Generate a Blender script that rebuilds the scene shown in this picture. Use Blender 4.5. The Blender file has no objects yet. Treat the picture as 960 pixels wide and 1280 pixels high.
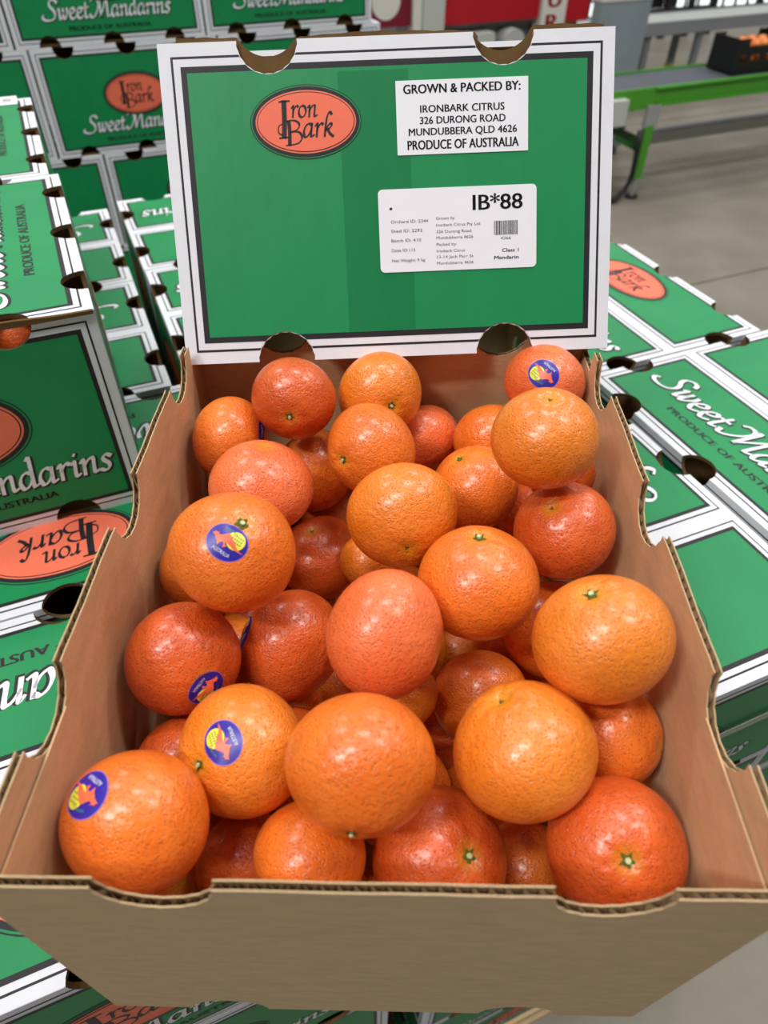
import bpy, bmesh, math, random
from mathutils import Vector, Matrix

random.seed(7)
scene = bpy.context.scene
MM = 0.001
FLOOR = 1.624          # the open box's rim stands this high above the floor (m); plans below are in mm from that rim

# ------------------------------------------------------------------ camera
CR = Vector((0.99986, 0.01658, 0.00532))
cam_pitch, cam_roll, cam_yaw = 0.7745, -0.0075, -0.0114
def cam_axes(p, r, y):
    c, s = math.cos, math.sin
    fwd = Vector((s(y)*c(p), c(y)*c(p), -s(p)))
    right = Vector((c(y), -s(y), 0))
    down = fwd.cross(right)
    return right*c(r)+down*s(r), down*c(r)-right*s(r), fwd
CRIGHT, CDOWN, CFWD = cam_axes(cam_pitch, cam_roll, cam_yaw)
CAM = Vector((-0.386, -87.863, 267.066))
cd = bpy.data.cameras.new('camera')
cam = bpy.data.objects.new('camera', cd)
scene.collection.objects.link(cam)
m = Matrix((CRIGHT, -CDOWN, -CFWD)).transposed().to_4x4()
m.translation = Vector((CAM.x*MM, CAM.y*MM, CAM.z*MM+FLOOR))
cam.matrix_world = m
cd.sensor_fit = 'HORIZONTAL'
cd.sensor_width = 36
cd.lens = 878.19/960*36
cd.shift_x = 2.42/960
cd.shift_y = 1.75/960
cd.clip_start = 0.02
cd.clip_end = 100
cd.dof.use_dof = True
cd.dof.focus_distance = 0.46
cd.dof.aperture_fstop = 11.0
scene.camera = cam

# ------------------------------------------------------------------ light
scene.view_settings.view_transform = 'Standard'
scene.view_settings.look = 'None'
scene.view_settings.exposure = 0.0
scene.view_settings.gamma = 1.0
scene.view_settings.use_curve_mapping = False
w = bpy.data.worlds.new('hall_air')
scene.world = w
w.use_nodes = True
bg = w.node_tree.nodes['Background']
bg.inputs[0].default_value = (0.92, 0.96, 1.0, 1)
bg.inputs[1].default_value = 0.15

def lamp(x, y, z, sx, sy, power, col=(1, 0.98, 0.95)):
    l = bpy.data.lights.new('hall_lamp', 'AREA')
    l.shape = 'RECTANGLE'
    l.size, l.size_y = sx, sy
    l.energy = power
    l.color = col
    o = bpy.data.objects.new('hall_lamp', l)
    scene.collection.objects.link(o)
    o.location = (x, y, z)
    return o
# rows of ceiling lamps of the packing hall
LAMP_POWER = 80
for (x, y, k) in ((-2.8, -2.0, 1.9), (-1.2, -0.9, 1.1), (2.4, 0.5, 0.9), (0.4, 1.5, 0.8), (-2.6, 2.4, 0.8), (3.2, 2.6, 0.7), (-3.0, 6, 1), (1.5, 6, 1), (5, 6, 1), (6.5, 2.5, 1), (2.5, 10, 1), (7, 10, 1)):
    lamp(x, y, 6.0, 1.2, 0.4, LAMP_POWER*k)

# ------------------------------------------------------------------ materials
def nodes_of(m):
    m.use_nodes = True
    nt = m.node_tree
    return nt, nt.nodes, nt.links, nt.nodes['Principled BSDF']

def srgb(r, g, b):
    def f(c):
        c /= 255.0
        return c/12.92 if c <= 0.04045 else ((c+0.055)/1.055)**2.4
    return (f(r), f(g), f(b), 1)

MATS = {}
def mat(name, col, rough=0.6, spec=0.3, var=0.0, scale=20, bump=0.0, bscale=200, metal=0.0, stretch=None, col2=None, trans=0.0, alpha=1.0):
    m = bpy.data.materials.new(name)
    nt, N, L, P = nodes_of(m)
    P.inputs['Roughness'].default_value = rough
    P.inputs['Specular IOR Level'].default_value = spec
    P.inputs['Metallic'].default_value = metal
    P.inputs['Base Color'].default_value = col
    if alpha < 1: P.inputs['Alpha'].default_value = alpha
    tc = N.new('ShaderNodeTexCoord')
    mp = N.new('ShaderNodeMapping')
    if stretch: mp.inputs['Scale'].default_value = stretch
    L.new(tc.outputs['Object'], mp.inputs['Vector'])
    if var > 0 or col2:
        nz = N.new('ShaderNodeTexNoise')
        nz.inputs['Scale'].default_value = scale
        nz.inputs['Detail'].default_value = 6
        nz.inputs['Roughness'].default_value = 0.65
        L.new(mp.outputs[0], nz.inputs['Vector'])
        rp = N.new('ShaderNodeValToRGB')
        rp.color_ramp.elements[0].position = 0.3
        rp.color_ramp.elements[1].position = 0.7
        a = col2 if col2 else tuple(c*(1-var) for c in col[:3])+(1,)
        b = col if col2 else tuple(min(1, c*(1+var)) for c in col[:3])+(1,)
        rp.color_ramp.elements[0].color = a
        rp.color_ramp.elements[1].color = b
        L.new(nz.outputs['Fac'], rp.inputs['Fac'])
        L.new(rp.outputs['Color'], P.inputs['Base Color'])
    if bump > 0:
        nb = N.new('ShaderNodeTexNoise')
        nb.inputs['Scale'].default_value = bscale
        nb.inputs['Detail'].default_value = 3
        L.new(mp.outputs[0], nb.inputs['Vector'])
        bp = N.new('ShaderNodeBump')
        bp.inputs['Strength'].default_value = bump
        bp.inputs['Distance'].default_value = 0.001
        L.new(nb.outputs['Fac'], bp.inputs['Height'])
        L.new(bp.outputs[0], P.inputs['Normal'])
    MATS[name] = m
    return m

WHITE = mat('white_board', (0.74, 0.75, 0.80, 1), 0.55, 0.25, 0.03, 30, 0.15, 120)
GREEN = mat('green_ink', srgb(14, 134, 76), 0.5, 0.4, 0.06, 25, 0.12, 160, stretch=(1, 0.25, 1))
BLACK = mat('black_ink', srgb(38, 36, 40), 0.5, 0.3, 0.15, 60)
SALMON = mat('salmon_ink', srgb(238, 116, 88), 0.5, 0.3, 0.04, 30)
KRAFT = mat('kraft_inside', srgb(202, 164, 124), 0.75, 0.2, 0.10, 45, 0.25, 300, stretch=(1, 1, 2.5))
KRAFT_OUT = mat('kraft_outside', srgb(192, 166, 130), 0.8, 0.15, 0.08, 60, 0.25, 300, stretch=(1, 4, 4))
KRAFT_DARK = mat('kraft_deep_brown', srgb(98, 74, 44), 0.85, 0.15, 0.12, 80)  # darker brown board: lid flaps, hole edges, carton bases
LINER = mat('kraft_edge', srgb(186, 160, 124), 0.85, 0.15, 0.10, 200)
FLUTE = mat('kraft_flute', srgb(172, 144, 108), 0.9, 0.1, 0.2, 300)
PAPER = mat('label_paper', (0.82, 0.83, 0.88, 1), 0.5, 0.3, 0.015, 30)
INK = mat('label_ink', srgb(30, 30, 34), 0.6, 0.2)
INK_PALE = mat('label_ink_pale', srgb(84, 84, 92), 0.6, 0.2)
LETTER = mat('letter_white', (0.80, 0.81, 0.85, 1), 0.5, 0.3, 0.02, 40)

def fruit_mat(name, c1, c2, green):
    m = bpy.data.materials.new(name)
    nt, N, L, P = nodes_of(m)
    tc = N.new('ShaderNodeTexCoord')
    oi = N.new('ShaderNodeObjectInfo')
    mp = N.new('ShaderNodeMapping')
    L.new(tc.outputs['Object'], mp.inputs['Vector'])
    cb = N.new('ShaderNodeCombineXYZ')
    mu = N.new('ShaderNodeMath'); mu.operation = 'MULTIPLY'; mu.inputs[1].default_value = 5.0
    L.new(oi.outputs['Random'], mu.inputs[0])
    L.new(mu.outputs[0], cb.inputs[0]); L.new(mu.outputs[0], cb.inputs[1])
    L.new(cb.outputs[0], mp.inputs['Location'])
    # broad blush
    nz = N.new('ShaderNodeTexNoise'); nz.inputs['Scale'].default_value = 38; nz.inputs['Detail'].default_value = 4
    L.new(mp.outputs[0], nz.inputs['Vector'])
    rp = N.new('ShaderNodeValToRGB')
    rp.color_ramp.elements[0].position = 0.36; rp.color_ramp.elements[0].color = c1
    rp.color_ramp.elements[1].position = 0.66; rp.color_ramp.elements[1].color = c2
    L.new(nz.outputs['Fac'], rp.inputs['Fac'])
    # oil glands: darker dots
    vo = N.new('ShaderNodeTexVoronoi'); vo.inputs['Scale'].default_value = 640
    L.new(mp.outputs[0], vo.inputs['Vector'])
    vr = N.new('ShaderNodeMapRange'); vr.inputs[1].default_value = 0.08; vr.inputs[2].default_value = 0.34
    vr.inputs[3].default_value = 0.42; vr.inputs[4].default_value = 1.0
    L.new(vo.outputs['Distance'], vr.inputs[0])
    mx = N.new('ShaderNodeMixRGB'); mx.blend_type = 'MULTIPLY'; mx.inputs[0].default_value = 0.75
    L.new(rp.outputs[0], mx.inputs[1]); L.new(vr.outputs[0], mx.inputs[2])
    # greener tint round the stem (+Z)
    ge = N.new('ShaderNodeNewGeometry')
    sep = N.new('ShaderNodeSeparateXYZ')
    nrm = N.new('ShaderNodeVectorMath'); nrm.operation = 'NORMALIZE'
    L.new(tc.outputs['Object'], nrm.inputs[0]); L.new(nrm.outputs[0], sep.inputs[0])
    gr = N.new('ShaderNodeMapRange'); gr.inputs[1].default_value = 0.955; gr.inputs[2].default_value = 1.0
    gr.inputs[3].default_value = 0.0; gr.inputs[4].default_value = green
    L.new(sep.outputs[2], gr.inputs[0])
    mg = N.new('ShaderNodeMixRGB'); mg.inputs[2].default_value = srgb(206, 150, 30)
    L.new(gr.outputs[0], mg.inputs[0]); L.new(mx.outputs[0], mg.inputs[1])
    L.new(mg.outputs[0], P.inputs['Base Color'])
    P.inputs['Roughness'].default_value = 0.34
    P.inputs['Specular IOR Level'].default_value = 0.5
    P.inputs['Coat Weight'].default_value = 0.35
    P.inputs['Coat Roughness'].default_value = 0.2
    P.inputs['Subsurface Weight'].default_value = 0.12
    P.inputs['Subsurface Radius'].default_value = (0.006, 0.002, 0.0006)
    P.inputs['Subsurface Scale'].default_value = 0.5
    # pores and pebbling
    b1 = N.new('ShaderNodeBump'); b1.inputs['Strength'].default_value = 0.6; b1.inputs['Distance'].default_value = 0.0005
    v2 = N.new('ShaderNodeMapRange'); v2.interpolation_type = 'SMOOTHSTEP'
    v2.inputs[1].default_value = 0.0; v2.inputs[2].default_value = 0.5
    L.new(vo.outputs['Distance'], v2.inputs[0]); L.new(v2.outputs[0], b1.inputs['Height'])
    b2 = N.new('ShaderNodeBump'); b2.inputs['Strength'].default_value = 0.6; b2.inputs['Distance'].default_value = 0.0013
    n2 = N.new('ShaderNodeTexNoise'); n2.inputs['Scale'].default_value = 300; n2.inputs['Detail'].default_value = 3
    L.new(mp.outputs[0], n2.inputs['Vector']); L.new(n2.outputs['Fac'], b2.inputs['Height'])
    L.new(b1.outputs[0], b2.inputs['Normal'])
    L.new(b2.outputs[0], P.inputs['Normal'])
    return m
SKIN = {
    'o': fruit_mat('peel_orange', srgb(226, 108, 30), srgb(238, 126, 42), 0.5),
    'a': fruit_mat('peel_amber', srgb(226, 122, 28), srgb(240, 136, 48), 0.6),
    'r': fruit_mat('peel_red', srgb(202, 82, 26), srgb(220, 100, 42), 0.5),
    'c': fruit_mat('peel_coral', srgb(228, 104, 50), srgb(240, 122, 70), 0.5),
}
SEPAL = mat('sepal_green', srgb(82, 92, 34), 0.7, 0.2, 0.25, 400)
STUB = mat('stem_stub', srgb(196, 200, 150), 0.7, 0.2, 0.1, 400)
SCAR = mat('stem_scar', srgb(104, 84, 36), 0.8, 0.2, 0.2, 400)
ST_BLUE = mat('sticker_blue', srgb(46, 34, 150), 0.35, 0.5)
ST_RIM = mat('sticker_rim', srgb(150, 110, 190), 0.4, 0.5)
ST_YEL = mat('sticker_yellow', srgb(226, 214, 50), 0.4, 0.5)
ST_ORG = mat('sticker_orange', srgb(240, 104, 70), 0.4, 0.5)
ST_WHT = mat('sticker_white', srgb(226, 222, 240), 0.4, 0.5)
ST_GRN = mat('sticker_green', srgb(60, 130, 90), 0.4, 0.5)

# ------------------------------------------------------------------ helpers
COL = scene.collection
def link(name, me, parent=None):
    o = bpy.data.objects.new(name, me)
    COL.objects.link(o)
    if parent: o.parent = parent
    return o
def empty(name, loc, rotz=0.0, label=None, cat=None, group=None):
    o = bpy.data.objects.new(name, None)
    o.empty_display_size = 0.05
    COL.objects.link(o)
    o.location = loc
    o.rotation_euler = (0, 0, rotz)
    tag(o, label, cat, group)
    return o
def tag(o, label=None, cat=None, group=None, kind=None):
    if label: o['label'] = label
    if cat: o['category'] = cat
    if group: o['group'] = group
    if kind: o['kind'] = kind
    return o

class MB:
    """collects faces with materials and builds one mesh"""
    def __init__(s):
        s.v, s.f, s.m, s.mats = [], [], [], []
    def mi(s, mt):
        if mt not in s.mats: s.mats.append(mt)
        return s.mats.index(mt)
    def poly(s, pts, mt):
        b = len(s.v); s.v += [tuple(p) for p in pts]
        s.f.append(tuple(range(b, b+len(pts)))); s.m.append(s.mi(mt))
    def geo(s, verts, faces, mt):
        b = len(s.v); s.v += [tuple(p) for p in verts]; k = s.mi(mt)
        for f in faces: s.f.append(tuple(i+b for i in f)); s.m.append(k)
    def box(s, x0, y0, z0, x1, y1, z1, mt):
        V = [(x0,y0,z0),(x1,y0,z0),(x1,y1,z0),(x0,y1,z0),(x0,y0,z1),(x1,y0,z1),(x1,y1,z1),(x0,y1,z1)]
        s.geo(V, [(3,2,1,0),(4,5,6,7),(0,1,5,4),(1,2,6,5),(2,3,7,6),(3,0,4,7)], mt)
    def tube(s, pts, r, mt, n=10):
        pts = [Vector(p) for p in pts]; b = []
        up = Vector((0.3, 0.2, 1))
        for i, p in enumerate(pts):
            d = (pts[min(i+1, len(pts)-1)]-pts[max(i-1, 0)]).normalized()
            a = d.cross(up)
            if a.length < 1e-4: a = d.cross(Vector((1, 0, 0)))
            a.normalize(); c = a.cross(d)
            b += [p+(a*math.cos(2*math.pi*k/n)+c*math.sin(2*math.pi*k/n))*r for k in range(n)]
        f = []
        for i in range(len(pts)-1):
            for k in range(n):
                f.append((i*n+k, i*n+(k+1) % n, (i+1)*n+(k+1) % n, (i+1)*n+k))
        f.append(tuple(range(n-1, -1, -1))); f.append(tuple(range((len(pts)-1)*n, len(pts)*n)))
        s.geo(b, f, mt)
    def mesh(s, name, scale=MM, smooth=False):
        me = bpy.data.meshes.new(name)
        me.from_pydata([(x*scale, y*scale, z*scale) for x, y, z in s.v], [], s.f)
        for mt in s.mats: me.materials.append(mt)
        me.polygons.foreach_set('material_index', s.m)
        if smooth: me.polygons.foreach_set('use_smooth', [True]*len(s.f))
        me.update()
        return me

# ---- outlines with half-round holes
def outline(x0, y0, x1, y1, holes, r=21.0, inset=0.0, n=14, ripple=0.0):
    """rectangle inset from (x0..x1, y0..y1); holes are (side, position): b/r/t/l; counter-clockwise"""
    X0, Y0, X1, Y1 = x0+inset, y0+inset, x1-inset, y1-inset
    def arcs(side):
        return sorted([p for s_, p in holes if s_ == side], reverse=(side in 'tl'))
    h = math.sqrt(max(0, r*r-inset*inset)) if inset < r else 0
    a0 = math.asin(min(1, inset/r))
    def rr(k): return r+(ripple if k % 2 else -ripple*0.5)
    pts = [(X0, Y0)]
    if h:
        for p in arcs('b'):
            for k in range(n+1):
                a = math.pi-a0-(math.pi-2*a0)*k/n
                pts.append((p+rr(k)*math.cos(a), y0+max(inset, rr(k)*math.sin(a))))
    pts.append((X1, Y0))
    if h:
        for p in arcs('r'):
            for k in range(n+1):
                a = math.pi-a0-(math.pi-2*a0)*k/n
                pts.append((x1-max(inset, rr(k)*math.sin(a)), p+rr(k)*math.cos(a)))
    pts.append((X1, Y1))
    if h:
        for p in arcs('t'):
            for k in range(n+1):
                a = math.pi-a0-(math.pi-2*a0)*k/n
                pts.append((p-rr(k)*math.cos(a), y1-max(inset, rr(k)*math.sin(a))))
    pts.append((X0, Y1))
    if h:
        for p in arcs('l'):
            for k in range(n+1):
                a = math.pi-a0-(math.pi-2*a0)*k/n
                pts.append((x0+max(inset, rr(k)*math.sin(a)), p-rr(k)*math.cos(a)))
    return pts

def panel(mb, pts, th, outer, inner, edge=None, T=None):
    """outline in the XY plane, outer face at z=0, thickness towards -z"""
    edge = edge or inner
    T = T or (lambda p: p)
    n = len(pts)
    mb.poly([T((x, y, 0)) for x, y in pts], outer)
    mb.poly([T((x, y, -th)) for x, y in reversed(pts)], inner)
    xs = [p[0] for p in pts]; ys = [p[1] for p in pts]
    for i in range(n):
        a, b = pts[i], pts[(i+1) % n]
        straight = (abs(a[0]-b[0]) < 1e-6 and (a[0] in (min(xs), max(xs)))) or (abs(a[1]-b[1]) < 1e-6 and (a[1] in (min(ys), max(ys))))
        mb.poly([T((a[0], a[1], -th)), T((b[0], b[1], -th)), T((b[0], b[1], 0)), T((a[0], a[1], 0))], outer if straight else edge)

def border(mb, x0, y0, x1, y1, holes, T=None, k=1.0, z=0.15):
    """printed border: thin black line, white, heavy black frame, green field"""
    T = T or (lambda p: p)
    for i, (ins, mt) in enumerate(((8.3, BLACK), (9.9, WHITE), (14.6, BLACK), (18.6, GREEN))):
        mb.poly([T((x, y, z+0.13*i)) for x, y in outline(x0, y0, x1, y1, holes, 21.0, ins*k)], mt)

# ---- broad-nib lettering
GL = {
 'i': (0.46, [[(.08,.82),(.2,.97),(.24,.85),(.22,.2),(.3,.04),(.44,.14)], [(.26,1.34),(.3,1.42)]]),
 'n': (0.98, [[(.05,.8),(.18,.97),(.22,.8),(.2,.02)], [(.2,.5),(.4,.84),(.6,.98),(.7,.86),(.68,.2),(.76,.04),(.92,.14)]]),
 'r': (0.66, [[(.05,.8),(.18,.97),(.22,.8),(.2,.02)], [(.2,.52),(.36,.84),(.52,.98),(.64,.9)]]),
 'o': (0.84, [[(.42,.98),(.18,.84),(.08,.5),(.16,.14),(.4,.01),(.62,.16),(.72,.5),(.62,.86),(.42,.98)]]),
 'a': (0.92, [[(.66,.88),(.44,.98),(.2,.8),(.08,.4),(.16,.06),(.3,.02),(.5,.2),(.66,.55)], [(.7,.98),(.66,.2),(.72,.04),(.9,.14)]]),
 'd': (0.94, [[(.66,.88),(.44,.98),(.2,.8),(.08,.4),(.16,.06),(.3,.02),(.5,.2),(.66,.55)], [(.56,1.72),(.7,1.78),(.68,.2),(.74,.04),(.92,.14)]]),
 'k': (0.9, [[(.62,1.62),(.46,1.78),(.3,1.5),(.22,.9),(.18,.02)], [(.22,.44),(.44,.84),(.6,.96),(.68,.8),(.5,.58),(.28,.48)], [(.38,.52),(.6,.2),(.86,.0)]]),
 'e': (0.76, [[(.12,.46),(.4,.54),(.6,.72),(.54,.94),(.36,.96),(.14,.7),(.1,.3),(.3,.02),(.52,.06),(.68,.2)]]),
 'w': (1.16, [[(.04,.82),(.16,.97),(.2,.8),(.18,.3),(.26,.03),(.42,.2),(.58,.7),(.6,.95)], [(.58,.6),(.6,.2),(.68,.03),(.84,.2),(1.02,.62),(1.0,.96)]]),
 't': (0.6, [[(.3,1.34),(.24,.9),(.2,.22),(.28,.03),(.5,.14)], [(.02,.93),(.54,.97)]]),
 's': (0.66, [[(.58,.86),(.38,.98),(.2,.84),(.26,.62),(.44,.42),(.46,.16),(.28,.01),(.04,.1)]]),
 'S': (1.1, [[(1.12,1.5),(.98,1.72),(.64,1.78),(.38,1.56),(.42,1.2),(.72,.86),(.84,.5),(.66,.12),(.2,-.02),(-.3,.06),(-.5,.3),(-.36,.46)]]),
 'M': (1.62, [[(-.62,.3),(-.5,.02),(-.2,.1),(.16,.6),(.34,1.2),(.2,1.62),(-.2,1.7),(-.42,1.5)], [(.2,1.62),(.42,1.72),(.5,.1)], [(.5,.1),(.8,.8),(1.22,1.74)], [(1.22,1.74),(1.24,.2),(1.32,.03),(1.54,.16)]]),
 'I': (0.5, [[(.02,1.74),(.5,1.76)], [(.28,1.76),(.26,.0)], [(.04,.0),(.46,.02)]]),
}
def spline(pts, sub=6):
    if len(pts) < 3: return [Vector(p) for p in pts]
    P = [Vector(p) for p in pts]; P = [P[0]*2-P[1]]+P+[P[-1]*2-P[-2]]
    out = []
    for i in range(1, len(P)-2):
        for k in range(sub):
            t = k/sub
            out.append(0.5*((2*P[i])+(P[i+1]-P[i-1])*t+(2*P[i-1]-5*P[i]+4*P[i+1]-P[i+2])*t*t+(3*P[i]-P[i-1]-3*P[i+1]+P[i+2])*t**3))
    out.append(P[-2]); return out
def nib(mb, pts, mt, z, wid=0.17, thin=0.03, ang=0.7, grow=0.0, T=None, sub=6):
    p = spline(pts, sub); nv = Vector((math.cos(ang), math.sin(ang)))
    T = T or (lambda q: q)
    L_, R_ = [], []
    for i, q in enumerate(p):
        d = (p[min(i+1, len(p)-1)]-p[max(i-1, 0)])
        if d.length < 1e-9: d = Vector((1, 0))
        d.normalize(); mv = Vector((-d.y, d.x))
        h = max(thin, abs(mv.dot(nv))*wid/2)+grow
        e = Vector((0, 0))
        if i == 0: e = -d*(thin+grow)
        if i == len(p)-1: e = d*(thin+grow)
        L_.append(q+mv*h+e); R_.append(q-mv*h+e)
    for i in range(len(p)-1):
        mb.poly([T((R_[i].x, R_[i].y, z)), T((R_[i+1].x, R_[i+1].y, z)), T((L_[i+1].x, L_[i+1].y, z)), T((L_[i].x, L_[i].y, z))], mt)
def word_width(t): return sum(GL[c][0] if c != ' ' else 0.72 for c in t)
def write(mb, text, x, y, xh, mt, z, T=None, wid=0.17, thin=0.03, grow=0.0, shear=0.12, sx=1.0, off=(0, 0)):
    T = T or (lambda q: q); cx = 0.0
    for ch in text:
        if ch == ' ': cx += 0.72; continue
        adv, st = GL[ch]
        for s_ in st:
            nib(mb, s_, mt, z, wid, thin, 0.7, grow, lambda q, cx=cx: T((x+off[0]+(cx+q[0]+q[1]*shear)*xh*sx, y+off[1]+q[1]*xh, q[2])))
        cx += adv
# ---- plain sans lettering from the built-in font
_fc = {}
def sans(text, bold=0.0):
    bold = 0.0
    k = (text, bold)
    if k not in _fc:
        cu = bpy.data.curves.new('t', 'FONT'); cu.body = text; cu.size = 1.0; cu.offset = bold; cu.resolution_u = 3
        ob = bpy.data.objects.new('t', cu)
        me = bpy.data.meshes.new_from_object(ob)
        V = [(v.co.x, v.co.y) for v in me.vertices]; Fc = [tuple(p.vertices) for p in me.polygons]
        bpy.data.objects.remove(ob); bpy.data.curves.remove(cu); bpy.data.meshes.remove(me)
        x0 = min(v[0] for v in V); x1 = max(v[0] for v in V); y0 = min(v[1] for v in V); y1 = max(v[1] for v in V)
        _fc[k] = (V, Fc, x0, x1, y0, y1)
    return _fc[k]
def put(mb, text, x0, x1, y0, caph, mt, z, bold=0.0, T=None):
    """text fitted between x0 and x1, baseline y0, capital height caph"""
    V, Fc, a, b, lo, hi = sans(text, bold)
    T = T or (lambda q: q)
    cap = sans('H', bold); ch = cap[5]-cap[4]
    sx = (x1-x0)/(b-a); sy = caph/ch
    for dx in ((-1, 0, 1) if bold > 0.008 else (0,)):
        mb.geo([T((x0+(v[0]-a)*sx+dx*bold*caph*2.6, y0+v[1]*sy, z)) for v in V], Fc, mt)

def disc(mb, cx, cy, a, b, mt, z, T=None, n=56):
    T = T or (lambda q: q)
    mb.poly([T((cx+a*math.cos(2*math.pi*k/n), cy+b*math.sin(2*math.pi*k/n), z)) for k in range(n)], mt)

def logo(mb, cx, cy, s, z=0.75, ry=1.0, T=None):
    """the oval mark; s scales the 38 x 23.5 mm original"""
    for i, (q, mt) in enumerate(((1.0, BLACK), (.985, GREEN), (.965, BLACK), (.905, SALMON), (.878, BLACK), (.864, SALMON))):
        disc(mb, cx, cy, 38*s-(1-q)*38*s, (23.5*s*ry)-(1-q)*38*s, mt, z+0.12*i, T)
    T = T or (lambda q: q)
    Z = z+0.12*6
    def TT(q): return T((cx+q[0]*s, cy+q[1]*s*ry, q[2]))
    K = BLACK
    # tall I, its curl, and the B that overlaps it
    nib(mb, [(-17.4, 13.0), (-10.6, 13.4)], K, Z, 1.2, .45, 1.2, T=TT)
    nib(mb, [(-14.2, 13.2), (-14.6, 0), (-15.4, -9.2)], K, Z, 3.4, .8, 0.2, T=TT)
    nib(mb, [(-18.4, -9.6), (-12.6, -9.2)], K, Z, 1.2, .45, 1.2, T=TT)
    nib(mb, [(-15.8, -.6), (-18.6, -2.2), (-19.0, -6.0), (-16.8, -7.8)], K, Z, 1.0, .35, 0.7, T=TT)
    nib(mb, [(-11.6, .6), (-11.4, -6), (-11.9, -14.0)], K, Z, 2.6, .7, 0.3, T=TT)
    nib(mb, [(-14.2, .8), (-8.0, 1.2), (-4.6, -1.2), (-6.2, -4.6), (-11.2, -6.0)], K, Z, 1.6, .4, 0.6, T=TT)
    nib(mb, [(-11.2, -6.0), (-5.2, -6.2), (-3.2, -9.6), (-6.0, -13.2), (-14.2, -14.4)], K, Z, 1.7, .4, 0.6, T=TT)
    write(mb, 'ron', -10.2, 3.0, 7.4, K, Z, TT, 0.23, 0.06, shear=0.1)
    write(mb, 'ark', -2.8, -9.6, 8.6, K, Z, TT, 0.22, 0.06, shear=0.12)

def sweet(mb, x0, x1, y, z=0.75, T=None):
    """the white product name with its black shadow"""
    t = 'Sweet Mandarins'
    wdt = word_width(t)
    xh = (x1-x0)/(wdt+0.55); xx = x0+0.5*xh
    write(mb, t, xx, y, xh, BLACK, z, T, 0.25, 0.06, 0.065, off=(0.05*xh, -0.05*xh))
    write(mb, t, xx, y, xh, LETTER, z+0.13, T, 0.25, 0.06, 0.0)

# ------------------------------------------------------------------ plan frame of the pallets (turned 23.9 degrees)
TH = 0.41681
def G(u, v, z):
    return Vector(((u*math.cos(TH)-v*math.sin(TH))*MM, (u*math.sin(TH)+v*math.cos(TH))*MM, z*MM+FLOOR))
PALLET_TOP = -221.8
CH = 208.6            # carton height

# ------------------------------------------------------------------ the hall
CONCRETE = mat('concrete', srgb(146, 139, 126), 0.55, 0.35, col2=srgb(122, 115, 103), scale=1.6, bump=0.2, bscale=60)
JOINT = mat('joint_dark', srgb(84, 80, 74), 0.9, 0.1)
def slab(name, u0, v0, u1, v1, z0, z1, mt, kind='structure'):
    mb = MB(); mb.box(u0, v0, z0, u1, v1, z1, mt)
    o = link(name, mb.mesh(name)); o.location = (0, 0, FLOOR); o.rotation_euler = (0, 0, TH)
    o['kind'] = kind
    return o
FZ = -1624
slab('floor', -9000, -5000, 14000, 2744, FZ-100, FZ, CONCRETE)
slab('floor', -9000, 2756, 14000, 5394, FZ-100, FZ, CONCRETE)
slab('floor', -9000, 5406, 14000, 9400, FZ-100, FZ, CONCRETE)
slab('trim_1', -9000, 2744, 14000, 2756, FZ-100, FZ-7, JOINT)
slab('trim_2', -9000, 5394, 14000, 5406, FZ-100, FZ-7, JOINT)
WALL = mat('wall_sheet', srgb(120, 122, 124), 0.6, 0.3, 0.05, 3)
DARKSTEEL = mat('dark_steel', srgb(38, 36, 36), 0.5, 0.4, 0.1, 8)
DAY = bpy.data.materials.new('daylight_pane')
nt, N, L, P = nodes_of(DAY)
P.inputs['Base Color'].default_value = (0.8, 0.85, 0.9, 1)
P.inputs['Emission Color'].default_value = (0.92, 0.97, 1, 1)
P.inputs['Emission Strength'].default_value = 1.3
# back wall with glazed bays that show the daylight outside
WV = 9300
mb = MB()
mb.box(-9000, WV, FZ, 6900, WV+150, 3200, WALL)
mb.box(13400, WV, FZ, 14000, WV+150, 3200, WALL)
mb.box(6900, WV, -150, 13400, WV+150, 3200, WALL)
o = link('wall_back', mb.mesh('wall_back')); o.location = (0, 0, FLOOR); o.rotation_euler = (0, 0, TH); o['kind'] = 'structure'
for i, (a, b, kind) in enumerate(((6900, 8350, 0), (8350, 9950, 1), (9950, 11600, 0), (11600, 13400, 1))):
    r = empty('window_%d' % (i+1), (0, 0, FLOOR), TH); r['kind'] = 'structure'
    mb = MB(); mb.box(a+40, WV+70, FZ+60, b-40, WV+80, -190, DAY); link('pane', mb.mesh('pane'), r)
    mb = MB()
    mb.box(a, WV+20, FZ, a+60, WV+66, -150, DARKSTEEL); mb.box(b-60, WV+20, FZ, b, WV+66, -150, DARKSTEEL)
    mb.box(a+60, WV+20, FZ, b-60, WV+66, FZ+70, DARKSTEEL); mb.box(a+60, WV+20, -210, b-60, WV+66, -150, DARKSTEEL)
    link('window_frame', mb.mesh('window_frame'), r)
    for k in range(1, 7):
        u = a+(b-a)*k/7
        mb = MB(); mb.box(u-14, WV+30, FZ+70, u+14, WV+64, -210, DARKSTEEL); link('glazing_bar', mb.mesh('glazing_bar'), r)
    for z in (-1380, -1010, -640):
        mb = MB(); mb.box(a+60, WV+34, z-16, b-60, WV+62, z+16, DARKSTEEL); link('transom', mb.mesh('transom'), r)

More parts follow.
